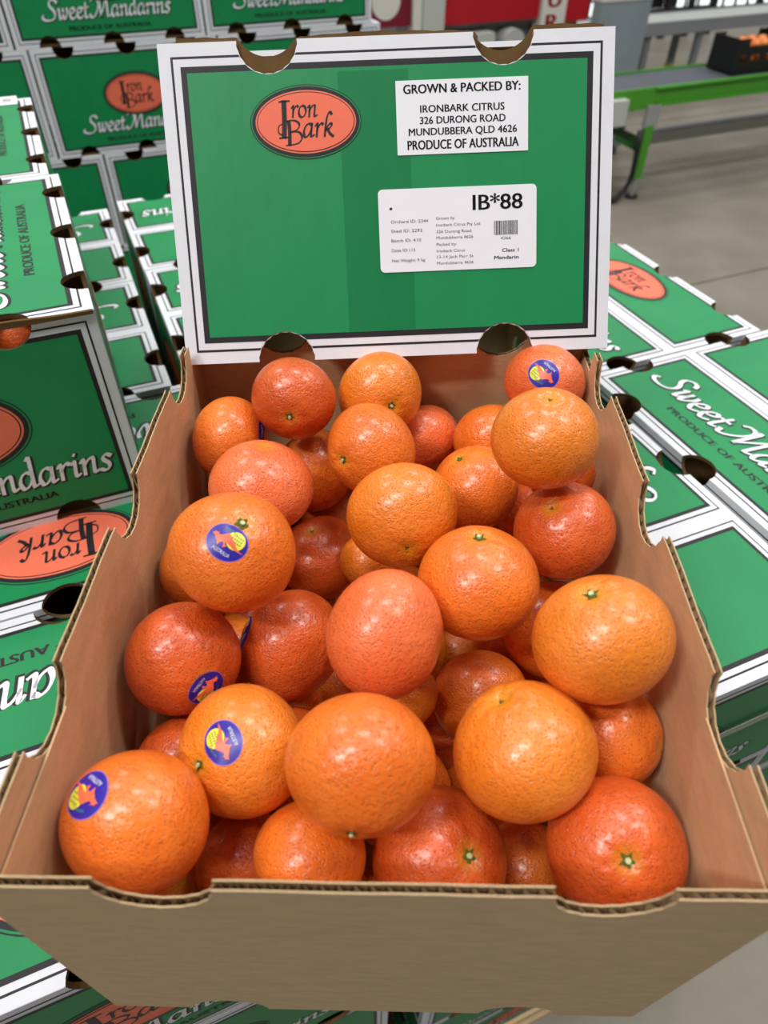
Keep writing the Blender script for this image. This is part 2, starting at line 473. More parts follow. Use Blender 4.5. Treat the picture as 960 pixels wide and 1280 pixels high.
# ------------------------------------------------------------------ cartons
LN, WD, HT = 386.0, 300.0, CH-0.4
LH = [-127, 0, 127]; EH = [-80, 80]
holes_long = [('b', x) for x in LH]+[('t', x) for x in LH]
holes_end = [('b', x) for x in EH]+[('t', x) for x in EH]
holes_top = holes_long+[('l', x) for x in EH]+[('r', x) for x in EH]
def T_top(q): return (q[0], q[1], HT+q[2])
def T_front(q): return (q[0], -150-q[2], q[1])
def T_back(q): return (-q[0], 150+q[2], q[1])
def T_right(q): return (193+q[2], q[0], q[1])
def T_left(q): return (-193-q[2], -q[0], q[1])
def build_panel(hw, y0, y1, holes, T, hx=None):
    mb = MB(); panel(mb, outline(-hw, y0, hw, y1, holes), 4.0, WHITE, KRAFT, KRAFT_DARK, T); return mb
def carton_meshes():
    out = {}
    mb = build_panel(192.7, -149.7, 149.7, holes_top, T_top); out['top_panel'] = mb.mesh('top_panel')
    mb = MB()
    border(mb, -193, -150, 193, 0, [('b', x) for x in LH]+[('l', -80), ('r', -80)], T_top)
    border(mb, -193, 0, 193, 150, [('t', x) for x in LH]+[('l', 80), ('r', 80)], T_top)
    out['top_border'] = mb.mesh('printed_border')
    mb = MB(); logo(mb, 0, 76, 1.92, 0.75, 1.0, T_top); out['top_logo'] = mb.mesh('oval_logo')
    mb = MB(); sweet(mb, -160, 160, -84, 0.75, T_top); put(mb, 'PRODUCE OF AUSTRALIA', -98, 98, -110, 9, BLACK, 0.75, 0.026, T_top)
    out['top_text'] = mb.mesh('lettering')
    for nm, T in (('front', T_front), ('back', T_back)):
        mb = build_panel(192.7, 0, HT-0.3, holes_long, T); out['side_'+nm] = mb.mesh('side_panel')
        mb = MB(); border(mb, -193, 0, 193, HT, holes_long, T); out['sb_'+nm] = mb.mesh('printed_border')
        mb = MB(); logo(mb, 0, 114, 1.86, 0.75, 1.0, T); out['sl_'+nm] = mb.mesh('oval_logo')
        mb = MB(); sweet(mb, -128, 128, 46, 0.75, T); put(mb, 'PRODUCE OF AUSTRALIA', -82, 82, 26, 7.5, BLACK, 0.75, 0.026, T)
        out['st_'+nm] = mb.mesh('lettering')
    for nm, T in (('right', T_right), ('left', T_left)):
        mb = build_panel(149.7, 0, HT-0.3, holes_end, T); out['end_'+nm] = mb.mesh('end_panel')
        mb = MB(); border(mb, -150, 0, 150, HT, holes_end, T); out['eb_'+nm] = mb.mesh('printed_border')
        mb = MB(); logo(mb, 0, 118, 1.9, 0.75, 1.0, T); out['el_'+nm] = mb.mesh('oval_logo')
        mb = MB(); sweet(mb, -126, 126, 48, 0.75, T); put(mb, 'PRODUCE OF AUSTRALIA', -70, 70, 31, 7, BLACK, 0.75, 0.026, T)
        out['et_'+nm] = mb.mesh('lettering')
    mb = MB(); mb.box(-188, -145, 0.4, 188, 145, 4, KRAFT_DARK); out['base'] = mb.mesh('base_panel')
    return out
CM = carton_meshes()
def carton(name='fruit_carton'):
    r = empty(name, (0, 0, 0))
    t = link('top_panel', CM['top_panel'], r)
    link('printed_border', CM['top_border'], t); link('oval_logo', CM['top_logo'], t); link('lettering', CM['top_text'], t)
    link('base_panel', CM['base'], r)
    for nm in ('front', 'back'):
        t = link('side_panel', CM['side_'+nm], r)
        link('printed_border', CM['sb_'+nm], t); link('oval_logo', CM['sl_'+nm], t); link('lettering', CM['st_'+nm], t)
    for nm in ('right', 'left'):
        t = link('end_panel', CM['end_'+nm], r)
        link('printed_border', CM['eb_'+nm], t); link('oval_logo', CM['el_'+nm], t); link('lettering', CM['et_'+nm], t)
    return r
def dup(root):
    r = root.copy(); COL.objects.link(r)
    for ch in root.children:
        c = ch.copy(); COL.objects.link(c); c.parent = r
        for g in ch.children:
            d = g.copy(); COL.objects.link(d); d.parent = c
    return r
# the plain body used deep in the stacks, where only outlines could ever show
mb = MB()
for pts, T in ((outline(-192.7, -149.7, 192.7, 149.7, holes_top), T_top), (outline(-192.7, 0, 192.7, HT-.3, holes_long), T_front), (outline(-192.7, 0, 192.7, HT-.3, holes_long), T_back),
               (outline(-149.7, 0, 149.7, HT-.3, holes_end), T_right), (outline(-149.7, 0, 149.7, HT-.3, holes_end), T_left)):
    panel(mb, pts, 4.0, WHITE, KRAFT, KRAFT, T)
border(mb, -193, 0, 193, HT, holes_long, T_front); border(mb, -193, 0, 193, HT, holes_long, T_back)
border(mb, -150, 0, 150, HT, holes_end, T_right); border(mb, -150, 0, 150, HT, holes_end, T_left)
PLAIN = mb.mesh('carton_body')

proto = carton(); used = [False]
def place(u, v, z, turn, label, group, sx=1.0, sy=1.0, lean=0.0):
    """u, v: plan centre; z: underside"""
    if used[0]: o = dup(proto)
    else: o = proto; used[0] = True
    o.location = G(u, v, z); o.rotation_euler = (0, 0, TH+math.radians(turn)); o.scale = (sx*0.996, sy*0.993, 1)
    tag(o, label, 'carton', group)
    return o
def plain(u, v, z, turn, label, group):
    o = link('fruit_carton', PLAIN); o.location = G(u, v, z); o.rotation_euler = (0, 0, TH+math.radians(turn)); o.scale = (0.996, 0.993, 1)
    tag(o, label, 'carton', group); return o

L0 = PALLET_TOP-CH
gA = 'closed cartons in the top layer of the near pallet'
place(-145, 233, L0, 180, 'closed green carton under the front left corner of the open box', gA)
place(-138, 533, L0, 180, 'closed green carton with an upside-down orange oval, partly under the near raised carton', gA)
place(-181, 833, L0, 180, 'nearest closed carton in the shadowed gap between raised left cartons and upright lid', gA)
place(-181, 1133, L0, 180, 'farthest closed carton in the shadowed gap between raised left cartons and upright lid', gA)
place(303, 246, L0, 180, 'closed green carton directly right of the open box, clear strap across its front', gA, 0.95, 1.065)
place(252, 558, L0, 180, 'closed green carton under the back of the open box and the foot of its lid', gA)
place(225, 860, L0, 180, 'closed green carton right behind the upright lid, only its left end showing', gA)
place(224, 1160, L0, 180, 'closed green carton behind the upright lid at the far pallet edge, left end showing', gA)
place(648, 315, L0, -90, 'closed green carton at the right edge with large slanting Sweet Mandarins lettering on its top', gA)
place(629, 702, L0, -90, 'closed green carton whose salmon oval peeks out right of the upright lid', gA)
place(629, 1089, L0, -90, 'closed green carton at the far right pallet corner, hidden behind the upright lid', gA)
gB = 'raised cartons left of the open box'
lb = place(-195, 490+168, PALLET_TOP, 90, 'near raised closed carton at the left with a mandarin showing in its round hand hole', gB, 0.87, 1.0)
place(-205, 490+337+168, PALLET_TOP, 90, 'far raised closed carton at the left edge, behind the near raised one', gB, 0.87, 1.0)
mb = MB()
for k in range(60):
    y0, y1 = -149+298*k/60, -149+298*(k+1)/60
    z0, z1 = [HT+0.6+2.6*sum(math.exp(-((y-c)/30)**2) for c in EH) for y in (y0, y1)]
    mb.geo([(-196.2, y0, HT-2.4), (-196.2, y1, HT-2.4), (-196.2, y1, z1), (-196.2, y0, z0), (-192.8, y0, HT-2.4), (-192.8, y1, HT-2.4), (-192.8, y1, z1), (-192.8, y0, z0)],
           [(0, 1, 2, 3), (7, 6, 5, 4), (3, 2, 6, 7), (1, 0, 4, 5)], KRAFT_DARK)
link('flap_edge', mb.mesh('flap_edge'), lb)
hid = 'closed green carton in the covered lower layers of the near pallet stack'
names = ['second', 'third', 'fourth', 'fifth', 'sixth']
for k in range(1, 6):
    z = L0-k*CH
    place(-145, 233, z, 180, 'closed carton in the pallet front face below the open box, left column, %s layer down' % names[k-1], 'front cartons of the near pallet')
    place(303, 240, z, 180, 'closed carton in the pallet front face below the open box, right column, %s layer down' % names[k-1], 'front cartons of the near pallet')
    for u, v, a in ((-145, 533, 180), (-181, 833, 180), (-181, 1133, 180), (252, 558, 180), (225, 860, 180), (224, 1160, 180), (652, 315, -90), (629, 702, -90), (629, 1089, -90)):
        plain(u, v, z, a, hid, 'covered cartons of the near pallet')
# strap round the front of the near pallet
STRAP = mat('clear_strap', srgb(170, 176, 160), 0.25, 0.5, alpha=0.62)
mb = MB()
mb.box(-340, -1.0, -5.5, 497, -0.2, 5.5, STRAP)
mb.box(497, -1.0, -5.5, 497.8, 230, 5.5, STRAP)
o = link('strapping_band', mb.mesh('strapping_band')); o.location = G(0, 84, -304); o.rotation_euler = (0, math.radians(0), TH)
tag(o, 'clear plastic strapping band across the dark carton front right of the open box', 'strap')

# far stack
gF = 'cartons of the tall stack behind at the upper left'
FV = 1740+150
fz = -269.5
rows = {1: (-22, ('top row', 'top')), 0: (0, ('middle row', 'middle')), -1: (94, ('low row', 'low'))}
pos = ['left edge of the photo', 'second from the left edge', 'third from the left edge']
for k, (du, nm) in rows.items():
    for j in range(3):
        u = -43-389+j*389+193+du
        where = pos[j]
        place(u, FV, fz+k*CH, 0, 'closed carton in the %s of the tall far stack, %s' % (nm[0], where), gF)
for k in range(-6, -1):
    for j in range(3):
        plain(-43-389+j*389+193, FV, fz+k*CH, 0, 'closed carton in the covered lower rows of the tall far stack', 'covered cartons of the far stack')

# pallets
WOOD = mat('pallet_wood', srgb(196, 170, 128), 0.8, 0.2, 0.18, 14, 0.3, 60, stretch=(1, 6, 6))
def pallet(u0, v0, u1, v1, h, label):
    r = empty('wooden_pallet', G((u0+u1)/2, (v0+v1)/2, FZ), TH, label, 'pallet')
    a, b = (u1-u0)/2, (v1-v0)/2
    def bx(n, *q):
        mb = MB(); mb.box(*q, WOOD); return link(n, mb.mesh(n), r)
    for k in range(9):
        y = -b+k*(2*b-95)/8; bx('deck_board', -a, y, h-18.5, a, y+95, h-0.5)
    for k in range(3):
        x = -a+k*(2*a-45)/2; bx('stringer', x, -b+2, 18, x+45, b-2, h-18.6)
    for k in range(3):
        y = -b+k*(2*b-95)/2; bx('bottom_board', -a, y, 0.5, a, y+95, 17.9)
    return r
pallet(-384, 84, 783, 1284, 150, 'wooden pallet under the near stack of cartons')
pallet(-430, 1742, 735, 2860, 102, 'wooden pallet under the tall far stack')

# paper label with the size number on the far raised carton
mb = MB(); mb.box(-14, -22, 0, 14, 22, 0.4, PAPER)
mb2 = MB(); put(mb2, '38', -9, 9, -6, 11, INK_PALE, 0.0, 0.0, lambda q: (-q[1], q[0], 0.6))
o = link('size_label', mb.mesh('size_label')); o.location = G(-88, 1150, PALLET_TOP+CH+0.8); o.rotation_euler = (0, 0, TH)
tag(o, 'small white paper label numbered 38 on top of the far raised carton', 'label')
link('lettering', mb2.mesh('lettering'), o)

# ------------------------------------------------------------------ the open box
TH_ = 221.8
tray = empty('open_fruit_box', (0, 0.193, PALLET_TOP*MM+FLOOR), 0, 'open brown cardboard box with scalloped rim, full of mandarins', 'box')
def fluted(mb, s0, s1, top, T, pitch=6.0, amp=1.35, mid=2.0, depth=16.0):
    n = int((s1-s0)/0.8); V = []; F_ = []
    for i in range(n+1):
        s = s0+(s1-s0)*i/n; y = mid+amp*math.sin(2*math.pi*s/pitch); t = top(s)
        V += [T((s, t-0.5-0.25*math.sin(s*0.9), y)), T((s, t-depth, y))]
        if i: F_.append((2*i-2, 2*i-1, 2*i+1, 2*i))
    mb.geo(V, F_, FLUTE)
def top_of(holes, r, H, extra=None):
    def f(s):
        t = H
        for c in holes:
            if abs(s-c) < r: t = min(t, H-math.sqrt(r*r-(s-c)**2))
        if extra and extra[0] < s < extra[1]: t = min(t, H-extra[2])
        return t
    return f
def rim_wobble(pts, H, amp):
    return [(x, y+(amp*math.sin(x*0.11)+amp*0.6*math.sin(x*0.37+1)) if y > H-1 else y) for x, y in pts]
def densify(pts, H, step=8):
    out = []
    for i, p in enumerate(pts):
        q = pts[(i+1) % len(pts)]; out.append(p)
        if p[1] > H-0.01 and q[1] > H-0.01:
            n = int(abs(p[0]-q[0])/step)
            for k in range(1, n): out.append((p[0]+(q[0]-p[0])*k/n, H))
    return out
def tray_wall(name, s0, s1, holes_t, holes_b, T_out, T_in, slit=None):
    pts = outline(s0, 0, s1, TH_, [('t', x) for x in holes_t]+[('b', x) for x in holes_b], 21.5, 0, 18, 0.35)
    if slit:
        i = pts.index((s1, TH_))
        pts[i+1:i+1] = [(slit[1], TH_), (slit[1], TH_-slit[2]), (slit[0], TH_-slit[2]), (slit[0], TH_)]
    pts = rim_wobble(densify(pts, TH_), TH_, 0.35)
    mb = MB()
    panel(mb, pts, 0.7, KRAFT_OUT, FLUTE, LINER, T_out)
    panel(mb, pts, 0.7, KRAFT, FLUTE, LINER, T_in)
    o = link(name, mb.mesh(name), tray)
    mb = MB(); fluted(mb, s0+.3, s1-.3, top_of(holes_t, 21.5, TH_, slit), T_out2[0])
    link('corrugated_core', mb.mesh('corrugated_core'), o)
    return o
T_out2 = [None]
# front and back walls run across (x), side walls run away from the viewer
T_out2[0] = lambda q: (q[0], -192.0+q[2], q[1])
tray_wall('end_wall', -149.0, 149.0, [-82, 82], [-82, 82], lambda q: (q[0], -192.0-q[2], q[1]), lambda q: (q[0], -188+q[2], q[1]))
T_out2[0] = lambda q: (q[0], 192.0-q[2], q[1])
tray_wall('end_wall', -149.0, 149.0, [-82, 82], [], lambda q: (q[0], 192.0+q[2], q[1]), lambda q: (q[0], 188-q[2], q[1]))
SL = (353-193, 380-193, 16)
for sg in (-1, 1):
    T_out2[0] = lambda q, sg=sg: (sg*(149.0-q[2]), q[0], q[1])
    tray_wall('side_wall', -187.6, 187.6, [-127, 0, 127], [], lambda q, sg=sg: (sg*(149.0+q[2]), q[0], q[1]), lambda q, sg=sg: (sg*(145-q[2]), q[0], q[1]), SL)
mb = MB(); panel(mb, outline(-144.5, -187.5, 144.5, 187.5, [('b', -82), ('b', 82)], 17), 4.6, KRAFT, KRAFT_OUT, LINER, lambda q: (q[0], q[1], 4.8+q[2]))
link('base_panel', mb.mesh('base_panel'), tray)
# inner corner flaps, glued to the side walls at the front
for sg in (-1, 1):
    mb = MB(); mb.box(144.2-1.0, -187, 5, 144.2-0.1, -118, 205, KRAFT)
    if sg < 0: mb.v = [(-x, y, z) for x, y, z in mb.v]
    link('corner_flap', mb.mesh('corner_flap'), tray)

# the front wall bows out a little towards its rim
for ch in tray.children:
    for ob in [ch]+list(ch.children):
        for v in ob.data.vertices:
            v.co.x -= 0.0042*(1-v.co.z/0.2218)      # the whole box leans slightly
            if v.co.y < -0.180: v.co.y -= 0.0065*max(0, v.co.z/0.2218)

# ------------------------------------------------------------------ its lid, leaning upright at the back
tl, yw, rl = 0.566245, 0.026728, 0.038825
lu = Vector((math.cos(yw), math.sin(yw), 0)); lv0 = Vector((-math.sin(yw)*math.sin(tl), math.cos(yw)*math.sin(tl), math.cos(tl)))
LU = lu*math.cos(rl)+lv0*math.sin(rl); LV = lv0*math.cos(rl)-lu*math.sin(rl); LNm = LU.cross(LV)
lid = bpy.data.objects.new('carton_lid', None); COL.objects.link(lid)
mt4 = Matrix((LU, LV, LNm)).transposed().to_4x4()
mt4.translation = Vector((4.80*MM, 360.4*MM, -10.53*MM+FLOOR)); lid.matrix_world = mt4
tag(lid, 'green and white carton lid with two white labels, propped upright behind the mandarins', 'lid')
HL, DL = 210.4, 381.0
NH = [-80.5, 78.6]
hl = [('t', x) for x in NH]+[('b', x) for x in NH]
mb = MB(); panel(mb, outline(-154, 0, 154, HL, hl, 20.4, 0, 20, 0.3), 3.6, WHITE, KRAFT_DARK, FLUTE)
front = link('end_panel', mb.mesh('end_panel'), lid)
mb = MB(); border(mb, -154, 0, 154, HL, hl); link('printed_border', mb.mesh('printed_border'), front)
mb = MB(); logo(mb, -57, 158.8, 1.0, 0.7); link('oval_logo', mb.mesh('oval_logo'), front)
mb = MB(); panel(mb, outline(-153.7, 15, 153.7, DL, [('l', 130), ('l', 257), ('r', 130), ('r', 257)]), 3.6, WHITE, KRAFT, KRAFT, lambda q: (q[0], HL-0.3+q[2], -q[1])); link('top_panel', mb.mesh('top_panel'), lid)
for sg in (-1, 1):
    mb = MB(); panel(mb, outline(3.8, 0, DL, HL-0.6, [('b', 66), ('b', 193), ('b', 320), ('t', 130), ('t', 257)]), 3.6, WHITE, KRAFT, KRAFT, lambda q, sg=sg: (sg*(153.6+q[2]), q[1], -q[0])); s_ = link('side_panel', mb.mesh('side_panel'), lid)
    mb = MB(); border(mb, 0, 0, DL, HL, [('b', 66), ('b', 193), ('b', 320), ('t', 130), ('t', 257)], lambda q, sg=sg: (sg*(153.6+q[2]), q[1], -q[0])); link('printed_border', mb.mesh('printed_border'), s_)
mb = MB(); panel(mb, outline(-153.4, 0, 153.4, HL-0.6, hl, 20.4), 3.6, WHITE, KRAFT, KRAFT, lambda q: (q[0], q[1], -DL-q[2])); link('end_panel', mb.mesh('end_panel'), lid)
# brown flap layers glued behind the end panel; their cut edges show above the white edge
def flap(z0, th, x0, x1, lift, ph):
    top = []
    n = int((x1-x0)/2.0)
    for i in range(n+1):
        x = x1-(x1-x0)*i/n
        y = HL+lift+0.9*math.sin(x*0.05+ph)+0.35*math.sin(x*0.31+ph)
        for c in NH:
            d = abs(x-c)
            if d < 22: y = min(y, HL+14.0-math.sqrt(22.4**2-d*d))
        top.append((x, y))
    pts = [(x0, 90), (x1, 90)]+top
    mb = MB()
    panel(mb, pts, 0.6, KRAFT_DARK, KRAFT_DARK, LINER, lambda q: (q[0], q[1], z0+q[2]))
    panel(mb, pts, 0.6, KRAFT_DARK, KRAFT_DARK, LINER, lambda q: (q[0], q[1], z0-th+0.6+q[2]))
    tops = {}
    n2 = int((x1-x0)/0.9); V = []; F_ = []
    for i in range(n2+1):
        x = x0+(x1-x0)*i/n2
        j = min(len(top)-2, max(0, int((x1-x)/(x1-x0)*n))); a, b = top[j], top[j+1]
        f = 0 if abs(a[0]-b[0]) < 1e-6 else (a[0]-x)/(a[0]-b[0])
        y = a[1]+(b[1]-a[1])*f
        zc = z0-th/2+(th/2-0.8)*math.sin(2*math.pi*x/6.0)
        V += [(x, y-0.4, zc), (x, y-14, zc)]
        if i: F_.append((2*i-2, 2*i-1, 2*i+1, 2*i))
    mb.geo(V, F_, FLUTE)
    return link('inner_flap', mb.mesh('inner_flap'), lid)
flap(-4.2, 4.0, -149, 62, 2.6, 0.4)
flap(-8.6, 4.0, -143, 149, 5.4, 2.0)
def rrect(x0, y0, x1, y1, r, n=6):
    pts = []
    for cx, cy, a in ((x1-r, y0+r, -90), (x1-r, y1-r, 0), (x0+r, y1-r, 90), (x0+r, y0+r, 180)):
        for k in range(n+1):
            t = math.radians(a+90*k/n); pts.append((cx+r*math.cos(t), cy+r*math.sin(t)))
    return pts
mb = MB(); panel(mb, rrect(159.0-154, 135.4, 249.2-154, 182.0, 0.4), 0.3, PAPER, PAPER, PAPER, lambda q: (q[0], q[1], 1.05+q[2]))
lab = link('address_label', mb.mesh('address_label'), lid); lab['label'] = 'white rectangular label with the grower address in black capitals'
mb = MB()
for tx, a, b, y, c, bo in (('GROWN & PACKED BY:', 164.3, 243.8, 173.8, 5.5, .016), ('IRONBARK CITRUS', 175.4, 232.9, 161.8, 4.5, .012), ('326 DURONG ROAD', 175.0, 233.6, 154.6, 4.5, .012),
                           ('MUNDUBBERA QLD 4626', 167.2, 241.4, 147.5, 4.5, .012), ('PRODUCE OF AUSTRALIA', 166.2, 242.6, 138.6, 5.8, .014)):
    put(mb, tx, a-154, b-154, y, c, INK, 1.2, bo)
link('lettering', mb.mesh('lettering'), lab)
mb = MB(); panel(mb, rrect(144.3-154, 58.6, 255.3-154, 113.8, 3.2), 0.3, PAPER, PAPER, PAPER, lambda q: (q[0], q[1], 1.05+q[2]))
lab = link('batch_label', mb.mesh('batch_label'), lid); lab['label'] = 'white rounded label with size code, batch text and small barcode'
mb = MB()
X = lambda c: 144.3+(c-55)*0.1415-154
Y = lambda c: 113.8-(c-52)*0.1305
put(mb, 'IB*88', X(524), X(768), 98.2, 9.8, INK, 1.2, .012)
put(mb, '.', X(113), X(120), Y(155), 9.0, INK, 1.2, .02)
for tx, b, y in (('Orchard ID: 2344', 300, 224), ('Shed ID: 2292', 270, 271), ('Batch ID: 410', 262, 320), ('Date ID:115', 232, 370), ('Net Weight: 9 kg', 280, 423)):
    put(mb, tx, X(114), X(b), Y(y), 2.0, INK_PALE, 1.2, .004)
for tx, b, y in (('Grown by', 432, 214), ('Ironbark Citrus Pty Ltd', 558, 248), ('326 Durong Road', 514, 282), ('Mundubberra 4626', 523, 313), ('Packed by:', 440, 347), ('Ironbark Citrus', 481, 381), ('13-14 Jack Parr St', 523, 412), ('Mundubberra 4626', 523, 444)):
    put(mb, tx, X(339), X(b), Y(y), 1.9, INK_PALE, 1.2, .004)
put(mb, '4266', X(660), X(712), Y(327), 1.9, INK_PALE, 1.2, .004)
put(mb, 'Class 1', X(668), X(750), Y(391), 2.3, INK, 1.2, .012)
put(mb, 'Mandarin', X(628), X(750), Y(428), 2.3, INK, 1.2, .016)
link('lettering', mb.mesh('lettering'), lab)
mb = MB(); x = X(628); rb = random.Random(4)
while x < X(745):
    wv = rb.choice((0.28, 0.28, 0.5, 0.75)); mb.poly([(x, Y(303), 1.2), (x+wv, Y(303), 1.2), (x+wv, Y(231), 1.2), (x, Y(231), 1.2)], INK); x += wv+rb.choice((0.3, 0.3, 0.55))
link('barcode', mb.mesh('barcode'), lab)
# clear tape down the middle of the lid's end panel
TAPE = mat('clear_tape', srgb(10, 120, 66), 0.15, 0.6, alpha=0.10)
mb = MB(); mb.box(-34, 19, 0.72, 14, 189.6, 0.74, TAPE); t_ = link('clear_tape', mb.mesh('clear_tape'), lid); t_['label'] = 'strip of clear packing tape'

# ------------------------------------------------------------------ mandarins
FRUIT = {
    1: (-115.7, 314.5, -51.1, 29.8, 0.890, 0.300, -0.342),
    2: (-67.6, 322.5, -22.2, 29.5, -0.012, -0.994, 0.110),
    3: (-6.3, 342.1, -32.0, 31.2, 0.278, -0.914, 0.296),
    4: (-12.9, 284.8, -38.3, 31.2, -0.663, -0.695, 0.277),
    5: (-82.9, 248.6, -38.7, 33.5, 0.168, 0.245, 0.955),
    6: (-58.5, 329.3, -95.0, 32.7, 0.959, -0.285, -0.007),
    7: (26.7, 351.7, -79.3, 28.7, 0.309, -0.867, -0.390),
    8: (76.3, 331.9, -64.3, 29.0, 0.153, -0.886, -0.438),
    9: (112.9, 350.6, -24.6, 29.9, 0.104, 0.119, 0.988),
    10: (91.4, 240.5, 9.7, 31.5, -0.047, 0.040, 0.998),
    11: (60.5, 276.9, -63.6, 31.2, -0.467, 0.097, 0.879),
    12: (8.1, 217.9, -33.4, 33.5, 0.100, -0.994, 0.038),
    13: (108.7, 216.7, -43.9, 30.9, -0.468, -0.124, 0.875),
    14: (-83.3, 168.0, -12.9, 33.5, 0.318, -0.212, 0.924),
    15: (-49.7, 266.0, -126.7, 32.5, -0.216, 0.066, 0.974),
    16: (50.4, 166.9, -35.0, 34.2, -0.043, 0.291, 0.956),
    17: (-0.6, 127.2, -30.5, 32.8, 0.957, -0.283, 0.057),
    18: (104.1, 115.1, -13.4, 33.5, -0.335, 0.199, 0.921),
    19: (-58.0, 163.8, -92.7, 33.5, 0.912, -0.403, 0.071),
    20: (-113.2, 133.5, -65.7, 32.4, 0.622, -0.707, 0.338),
    21: (-116.0, 208.1, -72.4, 29.5, 0.605, -0.754, 0.255),
    22: (-112.2, 92.1, -107.4, 26.8, 0.613, -0.656, 0.440),
    23: (-72.4, 81.2, -66.8, 33.3, -0.538, -0.588, 0.604),
    24: (-110.9, 38.3, -53.8, 32.7, 0.120, 0.965, -0.232),
    25: (-11.0, 57.1, -29.1, 33.5, -0.082, -0.984, -0.157),
    26: (-35.3, 37.7, -85.7, 27.4, 0.112, 0.531, 0.840),
    27: (27.9, 43.7, -100.2, 33.5, 0.429, -0.297, 0.853),
    28: (65.7, 72.5, -44.5, 33.5, -0.434, 0.403, 0.806),
    29: (108.7, 39.2, -75.4, 32.2, -0.109, -0.491, 0.864),
    30: (119.2, 93.7, -71.0, 26.1, 0.798, -0.438, 0.415),
    31: (59.3, 147.3, -124.3, 30.6, 0.204, -0.862, 0.464),
    32: (109.5, 190.5, -108.7, 33.5, 0.118, -0.912, 0.392),
    34: (115.5, 267.1, -41.7, 22.0, 0.100, -0.981, 0.165),
    35: (2.1, 251.0, -159.3, 33.7, 0.308, -0.895, 0.323),
    36: (50.8, 158.5, -184.5, 33.3, 0.230, -0.839, 0.494),
    37: (60.6, 102.4, -183.5, 31.2, 0.209, -0.787, 0.580),
    39: (81.1, 57.3, -162.8, 29.6, 0.164, -0.746, 0.646),
    40: (-70.0, 45.8, -122.5, 26.9, 0.442, -0.714, 0.542),
    41: (-117.9, 53.3, -141.9, 27.5, 0.513, -0.700, 0.497),
    42: (-108.3, 230.1, -174.9, 33.7, 0.463, -0.833, 0.302),
    43: (-41.4, 339.1, -159.4, 36.0, 0.365, -0.909, 0.201),
}
FILL = [
    (11.0, 41.4, -185.1, 31.5),
    (-69.9, 39.9, -184.6, 31.5),
    (-30.2, 107.4, -184.9, 31.5),
    (-101.9, 93.3, -185.3, 31.5),
    (-98.4, 160.4, -184.0, 31.5),
    (109.7, 185.5, -184.2, 31.5),
    (-31.9, 189.3, -184.4, 31.5),
    (55.7, 223.6, -184.3, 31.5),
    (107.1, 272.9, -184.2, 31.5),
    (-93.7, 304.7, -183.1, 31.5),
    (47.5, 311.7, -184.7, 31.5),
    (8.3, 91.4, -138.8, 31.5),
    (108.3, 117.5, -146.5, 31.5),
    (106.4, 341.1, -171.3, 31.5),
    (65.6, 268.9, -137.1, 31.5),
    (10.1, 192.1, -134.6, 31.5),
    (-58.3, 108.7, -129.4, 31.5),
    (11.7, 313.5, -126.4, 31.5),
    (-108.4, 345.5, -133.0, 31.5),
    (112.2, 303.8, -110.3, 31.5),
    (-112.1, 277.7, -113.4, 31.5),
    (-108.2, 177.9, -126.1, 28.5),
    (10.5, 134.8, -105.0, 22.0),
    (-47.3, 269.6, -185.0, 22.0),
    (-22.1, 31.5, -145.0, 22.0),
    (81.6, 206.1, -145.0, 22.0),
    (-62.6, 155.5, -145.0, 22.0),
    (-12.7, 243.4, -105.0, 22.0),
]

class Fruit:
    def __init__(s, R, seed, dimple=1.0, q=0.89):
        rn = random.Random(seed); s.R, s.q, s.dm = R, q, dimple
        s.w = [(Vector((rn.uniform(-1, 1), rn.uniform(-1, 1), rn.uniform(-1, 1))).normalized()*rn.uniform(1.6, 3.4), rn.uniform(0, 6.28), rn.uniform(.006, .013)) for _ in range(6)]
        s.ph = rn.uniform(0, 6); s.nr = rn.choice((5, 6, 7, 8))
    def r(s, d):
        c = max(-1, min(1, d.z)); t = math.acos(c); q = s.q
        v = 1/math.sqrt((1-c*c)+c*c/(q*q))
        for k, p, a in s.w: v += a*math.sin(k.dot(d)+p)
        v -= s.dm*0.075*math.exp(-(t/.17)**2)-0.012*math.exp(-((t-.42)/.2)**2)
        if t < 1.0: v += 0.010*s.dm*math.cos(s.nr*math.atan2(d.y, d.x)+s.ph)*math.exp(-((t-.34)/.2)**2)
        u = math.pi-t
        v -= 0.03*math.exp(-(u/.14)**2)
        return v*s.R
    def at(s, d, off=0.0):
        d = d.normalized(); return d*(s.r(d)+off)
ICO = {}
def ico(n):
    if n not in ICO:
        bm = bmesh.new(); bmesh.ops.create_icosphere(bm, subdivisions=n, radius=1.0)
        bm.verts.ensure_lookup_table()
        ICO[n] = ([v.co.copy() for v in bm.verts], [tuple(v.index for v in f.verts) for f in bm.faces]); bm.free()
    return ICO[n]
def zframe(z):
    z = z.normalized(); x = Vector((0, 0, 1)).cross(z)
    if x.length < 1e-3: x = Vector((1, 0, 0))
    x.normalize(); y = z.cross(x)
    return Matrix((x, y, z)).transposed()
def mandarin(c, R, axis, tone, seed, sub=5, dimple=1.0, mesh=None):
    fr = Fruit(R, seed, dimple)
    V, F_ = ico(sub)
    mb = MB(); mb.geo([fr.at(v) for v in V], F_, SKIN[tone])
    o = link('mandarin', mb.mesh('mandarin', MM, True))
    M = zframe(Vector(axis)).to_4x4(); M.translation = Vector((c[0]*MM, c[1]*MM, c[2]*MM+FLOOR)); o.matrix_world = M
    return o, fr
